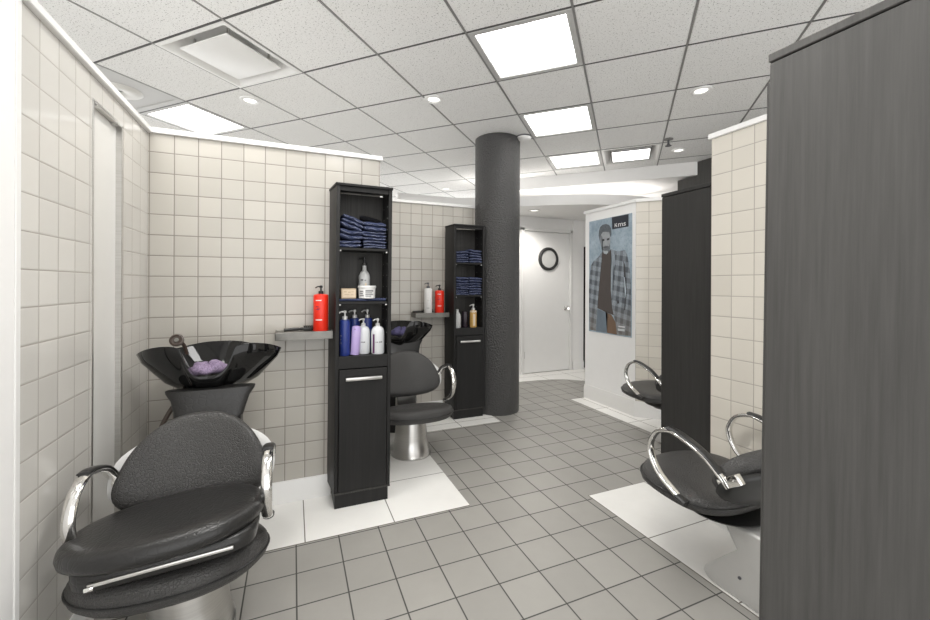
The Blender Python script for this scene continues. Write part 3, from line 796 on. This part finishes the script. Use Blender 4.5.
def crumple(name, label, loc, a, b, h, mat, seed, tilt=0):
    rnd = random.Random(seed); N = 40; rs = []
    ph = [rnd.uniform(0, 6.28) for _ in range(8)]
    for k, z in ((.2, 0), (.8, 0), (1, .15), (1.02, .45), (.92, .75), (.7, .95), (.35, 1.02), (.04, .97)):
        ring = []
        for i in range(N):
            th = 2*math.pi*i/N
            w = 1+.10*math.sin(3*th+ph[0])+.07*math.sin(5*th+ph[1])+.05*math.sin(9*th+ph[2])
            zz = z*(1+.18*math.sin(4*th+ph[3])+.12*math.sin(7*th+ph[4]+k*4))
            ring.append(Vector((a*k*w*math.cos(th), b*k*w*math.sin(th), h*zz)))
        rs.append(ring)
    o = MB().rings(rs).build(name, mat, smooth=80); o.location = loc
    o.rotation_euler = (tilt, 0, 0)
    return tag(o, label, 'towel')
crumple('hand_towel', 'crumpled purple towel lying in the near shampoo bowl', BW1+Vector((-.022, .0, .858)), .078, .080, .042, M['purple_towel'], 3, 0)
crumple('hand_towel', 'crumpled slate blue towel lying in the farther shampoo bowl', BW1+D2+Vector((.065, -.04, .846)), .085, .080, .055, M['blue_towel'], 5, 0)

# ------------------------------------------------------------------ wall shelves
def wall_shelf(x0, x1, y0, y1, z, label):
    t = thing('wall_shelf', label, 'shelf', (x0, y0, z), 0, 'small steel wall shelves')
    w, dp = x1-x0, y1-y0
    MB().box(0, w, 0, dp, -.012, 0, .001, 1).build('tray', M['dull_steel'], t)
    fr = MB(); fr.box(0, w, -.003, .0, -.040, .004, .001, 1); fr.box(-.003, 0, -.003, dp, -.040, .004, .001, 1)
    fr.build('front_lip', M['dull_steel'], t)
    MB().box(w-.008, w-.004, -.004, .008, -.040, .012, .001, 1).build('end_clip', M['dull_steel'], t)
    MB().box(.04, w-.04, dp-.004, dp, -.045, -.012).build('wall_bracket', M['dull_steel'], t)
    return t
wall_shelf(-.088, .208, 2.415, 2.563, .998, 'steel wall shelf left of the nearer cabinet, holding one red bottle')
wall_shelf(-.088+1.130, 1.372, 2.415+1.204, 3.767, .998, 'steel wall shelf left of the farther cabinet, holding white and red bottles')
def brush(loc, rz, label):
    o = MB(); o.tube([(-.10, 0, .010), (-.03, 0, .012), (.0, 0, .012)], .009, .007, 10); o.box(0, .11, -.018, .018, .002, .020, .006, 2)
    o = o.build('hair_brush', M['black_plastic']); o.location = loc; o.rotation_euler = (0, 0, rz)
    br = MB()
    for i in range(10):
        for j in range(3): br.box(.008+i*.0105, .011+i*.0105, -.012+j*.011, -.009+j*.011, .018, .030)
    br.build('bristle', M['black_plastic'], o)
    return tag(o, label, 'hair brush', 'black hair brushes on the wall shelves')
brush((.05, 2.50, .998), R(12), 'black hair brush lying behind the red bottle on the near steel shelf')
brush((1.14, 3.735, .998), R(5), 'black hair brush lying behind the white bottle on the far steel shelf')

# ------------------------------------------------------------------ bottles
def pump(parent, z, mat, s=1.0, rz=0, long=.032):
    p = MB()
    p.lathe([(.014*s, z), (.014*s, z+.016*s), (.008*s, z+.019*s), (.0045*s, z+.020*s), (.0045*s, z+.034*s), (.009*s, z+.036*s), (.009*s, z+.047*s), (.003*s, z+.050*s)], n=18)
    m = Matrix.Rotation(rz, 4, 'Z')
    p.tube([m @ Vector((0, 0, z+.043*s)), m @ Vector((-long*.6*s, 0, z+.042*s)), m @ Vector((-long*s, 0, z+.034*s))], .0052*s, .004*s, 8, (0, 1, 0), 4)
    return p.build('pump', mat, parent)
def label_bar(parent, r, z0, z1, a0, a1, mat, name='print'):
    """small printed bar wrapped on a round bottle, angle 0 = front (-y)"""
    q = MB(); n = 6; rs = []
    for z in (z0, z1): rs.append([Vector(((r+.0006)*math.sin(a0+(a1-a0)*i/n), -(r+.0006)*math.cos(a0+(a1-a0)*i/n), z)) for i in range(n+1)])
    q.rings(rs, False, False, False)
    return q.build(name, mat, parent)
def bottle(name, label, loc, r, h, mat, prof='cyl', pumpmat=None, ps=1.0, prz=0, group=None, bars=(), neck_=None, long=.032):
    t = thing(name, label, 'bottle', loc, 0, group)
    if prof == 'cyl': pf = [(r*.94, 0), (r, .004), (r, h-.012), (r*.93, h-.004), (r*.55, h), (r*.40, h+.001)]
    elif prof == 'round': pf = [(r*.92, 0), (r, .006), (r, h*.74), (r*.98, h*.81), (r*.90, h*.89), (r*.74, h*.95), (r*.48, h*.99), (r*.36, h), (r*.34, h+.004)]
    else: pf = [(r*.9, 0), (r, .006), (r, h*.62), (r*.95, h*.70), (r*.7, h*.79), (r*.42, h*.84), (r*.36, h*.88), (r*.36, h)]
    MB().lathe(pf, n=36).build('body', mat, t, smooth=50)
    for z0, z1, a0, a1, m_ in bars: label_bar(t, r, z0*h, z1*h, a0, a1, m_)
    if pumpmat: pump(t, h, pumpmat, ps, prz, long)
    return t
WP = M['white_plastic']; F0 = R(-14)     # labels face the room
bars_red = [(.82, .845, F0-.55, F0+.25, WP), (.30, .325, F0-.55, F0+.35, WP), (.62, .635, F0-.3, F0+.1, M['plum']), (.58, .60, F0-.5, F0+.0, M['plum']), (.66, .675, F0-.5, F0-.1, M['plum'])]
bottle('pump_bottle', 'red pump bottle on the near steel shelf beside the nearer cabinet', (.146, 2.462, .998), .041, .212, M['red'], 'cyl', M['black_plastic'], 1.0, R(-10), 'pump bottles on the wall shelves', bars_red, long=.03)
bottle('pump_bottle', 'red pump bottle on the far steel shelf, right of the white one', (1.292, 3.675, .998), .044, .215, M['red'], 'cyl', M['black_plastic'], 1.1, R(0), 'pump bottles on the wall shelves', bars_red, long=.035)
bottle('pump_bottle', 'tall white pump bottle on the far steel shelf, left of the red one', (1.178, 3.678, .998), .038, .235, WP, 'cyl', M['ink'], 1.1, R(-10), 'pump bottles on the wall shelves', [(.50, .52, F0-.3, F0+.3, M['shell']), (.2, .215, F0-.4, F0+.3, M['ink'])])
SH0, SH1, SH2 = .857, 1.168, 1.476
cx = lambda x: CX+x
GB = 'bottles on the lower open shelf of the nearer cabinet'
bb = [(.55, .56, F0-.9, F0-.4, M['shell']), (.45, .455, F0-.9, F0-.5, M['shell']), (.35, .355, F0-.9, F0-.45, M['shell'])]
for x, y, lb, bz in ((.275, 2.425, 'dark blue pump bottle, leftmost on the lower open shelf of the nearer cabinet', bb),
                 (.342, 2.518, 'dark blue pump bottle standing behind the lavender tube', ()),
                 (.418, 2.518, 'dark blue pump bottle standing behind the two milky bottles', ())):
    bottle('pump_bottle', lb, (x, y, SH0), .030, .206, M['blue'], 'cyl', M['silver'], 1.05, R(8), GB, bz, long=.034)
lv = bottle('lotion_tube', 'lavender tube leaning slightly between blue and milky bottles', (.330, 2.418, SH0+.0015), .026, .166, M['lavender'], 'cyl', None, group=GB, bars=[(.80, .805, -.9, .6, M['shell']), (.73, .735, -.9, .6, M['shell']), (.66, .665, -.9, .6, M['shell']), (.88, .91, F0-.3, F0-.1, M['plum'])])
lv.rotation_euler = (0, R(3.5), 0)
ink = M['ink']
for x, y, lb, bz in ((.384, 2.452, 'milky pump bottle beside the lavender tube, partly covered by it', [(.42, .455, F0-.45, F0-.35, ink), (.42, .455, F0-.2, F0+.0, ink), (.42, .455, F0+.08, F0+.35, ink)]),
                 (.463, 2.420, 'milky pump bottle with a plum stripe, rightmost on the lower open shelf', [(.42, .45, F0-.25, F0-.12, ink), (.42, .455, F0-.02, F0+.1, ink), (.42, .46, F0+.28, F0+.45, ink), (.42, .46, F0+.5, F0+.75, ink), (.04, .72, F0-.75, F0-.42, M['plum'])])):
    bottle('pump_bottle', lb, (x, y, SH0), .0385, .162, M['clear_white'], 'round', M['frost'], .95, R(10), GB, bz, long=.030)
# middle shelf
bottle('pump_bottle', 'tall frosted bottle with a black pump behind the white tub', (.398, 2.510, SH1+.016), .034, .196, M['frost'], 'shoulder', M['black_plastic'], 1.1, R(10), None,
       [(.53, .58, F0-.6, F0-.1, ink), (.53, .56, F0+.1, F0+.4, ink), (.40, .44, F0-.7, F0-.2, M['shell']), (.38, .46, F0+.2, F0+.5, M['kraft_light'])])
tb = thing('product_tub', 'white round tub with printed label on the middle shelf', 'tub', (.400, 2.425, SH1+.016))
MB().lathe([(.044, 0), (.047, .003), (.049, .060), (.049, .062)], n=36).build('body', WP, tb)
MB().lathe([(.0515, .060), (.0525, .063), (.0525, .072), (.050, .0745), (.02, .0745)], n=36).build('lid', WP, tb)
for z0, z1, a0, a1 in ((.040, .050, -.1, .9), (.030, .036, -.1, .7), (.020, .026, -.1, .85), (.012, .016, -.1, .6), (.036, .046, -.9, -.35), (.026, .032, -.9, -.4), (.014, .020, -.9, -.3)):
    label_bar(tb, .0487, z0, z1, a0+F0, a1+F0, M['tub_ink'])
bx = thing('product_box', 'small kraft card box beside the white tub on the middle shelf', 'box', (.292, 2.43, SH1+.016), R(4))
MB().box(-.042, .042, -.025, .025, 0, .058, .002, 1).build('carton', M['kraft'], bx)
MB().box(-.036, .038, -.0256, -.0245, .008, .052).build('face_label', M['kraft_light'], bx)
q = MB()
for x0, x1, z0, z1 in ((-.028, -.012, .036, .042), (-.004, .010, .034, .040), (.014, .028, .037, .041), (-.024, .004, .022, .026), (.010, .026, .021, .025)): q.box(x0, x1, -.0262, -.0250, z0, z1)
q.build('print', M['kraft'], bx)

# ------------------------------------------------------------------ folded towels
HEM = .0027
def fold_towel(label, loc, w, dp, h, rx=0, ry=0, rz=0, seed=0, mat=None, group=None, layers=3, hem=True, sag=.0):
    """a sheet folded in layers: each turn of the fold shows at the front"""
    rnd = random.Random(seed); mat = mat or M['navy']
    t = thing('folded_towel', label, 'towel', loc, 0, group); t.rotation_euler = (rx, ry, rz)
    lh = h/layers; body = MB(); hm = MB()
    for k in range(layers):
        o1 = rnd.uniform(-.004, .006); o2 = rnd.uniform(-.006, .004); xo = rnd.uniform(-.003, .003)
        rs = []; nx = 14
        for i in range(nx+1):
            u = i/nx; x = -w/2+xo+u*w
            pinch = .55 if i in (0, nx) else (.85 if i in (1, nx-1) else 1)
            wob = .0035*math.sin(6*u+seed+k)+.0025*math.sin(13*u+2*seed+k)
            z0 = k*lh + sag*(2*u-1)**2 + wob*.6; hh = lh*.98*pinch
            ring = []
            for j in range(16):
                th = 2*math.pi*j/16; cx_, sz = superell(1, 1, 4, th)
                ring.append(Vector((x, dp/2+o1*(cx_ < 0)+o2*(cx_ > 0)+cx_*dp/2*(1-.02*(pinch < 1))+wob*(cx_ < 0), z0+lh/2+sz*hh/2)))
            rs.append(ring)
        body.rings(rs)
        if hem:
            hm.tube([Vector((-w/2+.004+(w-.008)*i/10, .001+o1+.0035*math.sin(6*i/10+seed+k), (k+.28+.35*rnd.random())*lh+.0035*.6*math.sin(6*i/10+seed+k)+sag*(2*i/10-1)**2)) for i in range(11)], HEM, n=6, sub=2)
    body.build('cloth', mat, t, smooth=70)
    if hem: hm.build('hem', M['navy_hem'], t, smooth=70)
    return t
G1 = 'folded navy towels on the top shelf of the nearer cabinet'
z = SH2+.001
fy = 2.384
L1 = ['lowest navy towel of the left pile on the top shelf of the nearer cabinet', 'middle navy towel of the left pile on the top shelf, folded thick', 'top navy towel of the left pile, sloping down to the right']
fold_towel(L1[0], (.296, fy, z), .128, .140, .042, 0, R(-2), R(-2), 1, group=G1, layers=2)
fold_towel(L1[1], (.303, fy-.005, z+.045), .138, .140, .056, 0, R(6), R(3), 2, group=G1, layers=2, sag=.008)
fold_towel(L1[2], (.300, fy-.004, z+.108), .128, .140, .070, 0, R(20), R(4), 3, group=G1, layers=3)
R1 = ['lowest navy towel of the right pile on the top shelf of the nearer cabinet', 'second navy towel of the right pile on the top shelf of the nearer cabinet', 'third navy towel of the right pile, below the top one, nearer cabinet', 'top navy towel of the right pile, bulging, on the nearer cabinet top shelf']
zz = z
for i, (hh, ly, w_) in enumerate(((.030, 2, .132), (.036, 2, .135), (.034, 2, .138), (.056, 2, .130))):
    fold_towel(R1[i], (.437, fy+.006-.002*i, zz), w_, .130, hh-.001, 0, R((0, 0, 1, 3)[i]), R((1, -1, 1, -2)[i]), 11+i, group=G1, layers=ly); zz += hh
bt = MB(); bt.tube([(-.06, .0, .0), (-.03, 0, .003), (.03, 0, .0), (.06, 0, -.004)], .020, .016, 14, (0, 1, 0), 4)
bt = bt.build('rolled_towel', M['black_towel'], smooth=70); bt.location = (.425, 2.475, zz+.020); bt.rotation_euler = (0, R(9), 0)
tag(bt, 'rolled black towel lying on top of the right towel pile', 'towel')
# limp towel under the tub and the box
q = MB(); rs = []
for i in range(21):
    u = i/20; x = .236+u*.268
    e = (.008+.004*math.sin(9*u)+.008*max(0, u-.7))
    rs.append([Vector((x, y, SH1+zq)) for y, zq in ((2.392, .0005), (2.386, .004+e*.4), (2.390, .004+e), (2.40, .0145), (2.47, .0150), (2.54, .0145), (2.545, .0005))])
q.rings(rs)
tag(q.build('shelf_towel', M['navy'], smooth=60), 'flat navy towel spread under the tub and box on the middle shelf', 'towel')
# farther cabinet
G2 = 'folded navy towels in the farther cabinet'
ox, oy = C2.x-CX, C2.y-CY
zt = SH2+.001-.005
fold_towel('lower navy towel of the left pile on the upper shelf, farther cabinet', (.300+ox, fy+oy, SH2+.001), .130, .135, .060, 0, 0, R(3), 21, group=G2, layers=3)
fold_towel('top navy towel of the left pile on the upper shelf, farther cabinet', (.302+ox, fy+oy, SH2+.062), .126, .135, .050, 0, R(-3), R(-3), 22, group=G2, layers=2)
fold_towel('lower navy towel of the right pile on the upper shelf, farther cabinet', (.436+ox, fy+oy-.006, SH2+.001), .130, .135, .050, 0, 0, R(-2), 23, group=G2, layers=2)
fold_towel('top rumpled navy towel of the right pile on the upper shelf, farther cabinet', (.434+ox, fy+oy-.004, SH2+.053), .128, .130, .075, 0, R(3), R(4), 24, group=G2, layers=3)
for i, (px0, hh, ly, lb) in enumerate(((.300, .055, 3, 'lowest navy towel of the left pile on the middle shelf, farther cabinet'), (.302, .060, 3, 'middle navy towel of the left pile on the middle shelf, farther cabinet'), (.300, .055, 2, 'top navy towel of the left pile on the middle shelf, farther cabinet'))):
    fold_towel(lb, (px0+ox, fy+oy-.003*i, SH1+.001+sum((.055, .060, .055)[:i])+.001*i), .130, .135, hh, 0, R((0, 1, 3)[i]), R((2, -2, 1)[i]), 31+i, group=G2, layers=ly)
for i, (px0, hh, ly, lb) in enumerate(((.436, .070, 3, 'lowest navy towel of the right pile on the middle shelf, farther cabinet'), (.434, .050, 2, 'middle navy towel of the right pile on the middle shelf, farther cabinet'), (.436, .048, 2, 'top navy towel of the right pile on the middle shelf, farther cabinet'))):
    fold_towel(lb, (px0+ox, fy+oy-.003*i, SH1+.001+sum((.070, .050, .048)[:i])+.001*i), .130, .135, hh, 0, R((0, -1, 1)[i]), R((-2, 2, 0)[i]), 41+i, group=G2, layers=ly)
GB2 = 'bottles on the lower open shelf of the farther cabinet'
bottle('pump_bottle', 'pale bottle at the left edge of the lower shelf, farther cabinet', (.268+ox, 2.43+oy, SH0), .034, .175, M['frost'], 'shoulder', None, group=GB2)
bottle('pump_bottle', 'dark slim bottle between the pale and amber bottles', (.358+ox, 2.46+oy, SH0), .030, .155, M['dark_bottle'], 'cyl', None, group=GB2)
ab = bottle('pump_bottle', 'amber gel bottle with a silver pump on the farther cabinet lower shelf', (.432+ox, 2.425+oy, SH0), .034, .165, M['amber'], 'cyl', M['silver'], 1.2, R(10), GB2, [(.86, .97, -1.6, 1.6, M['shell']), (.10, .78, F0-.2, F0+.45, M['kraft_light'])], long=.036)

# ------------------------------------------------------------------ shelves in the gap right of the door
t = thing('display_rack', 'dark display rack with pale boxes, seen in the gap right of the door', 'shelving', (4.27, 5.02, 0))
for x in (-.14, .14): MB().box(x-.015, x+.015, -.15, .15, 0, 1.86, .003, 1).build('side_panel', M['black_wood'], t)
MB().box(-.125, .125, .13, .15, 0, 1.86).build('back_panel', M['black_wood'], t)
for zq in (.30, .62, .94, 1.28, 1.62): MB().box(-.125, .125, -.15, .13, zq-.02, zq, .002, 1).build('shelf', M['black_wood'], t)
for i, (xq, zq, w, hh) in enumerate(((-.06, .94, .09, .16), (.05, .94, .09, .20), (-.05, .62, .10, .14), (.06, .62, .08, .10), (-.05, .30, .1, .12))):
    o = MB().box(-w/2, w/2, -.05, .05, 0, hh, .004, 1).build('carton', M['white_plastic']); o.location = (4.27+xq, 4.95, zq)
    tag(o, 'pale carton on the display rack in the gap beside the door', 'carton', 'pale cartons on the display rack')
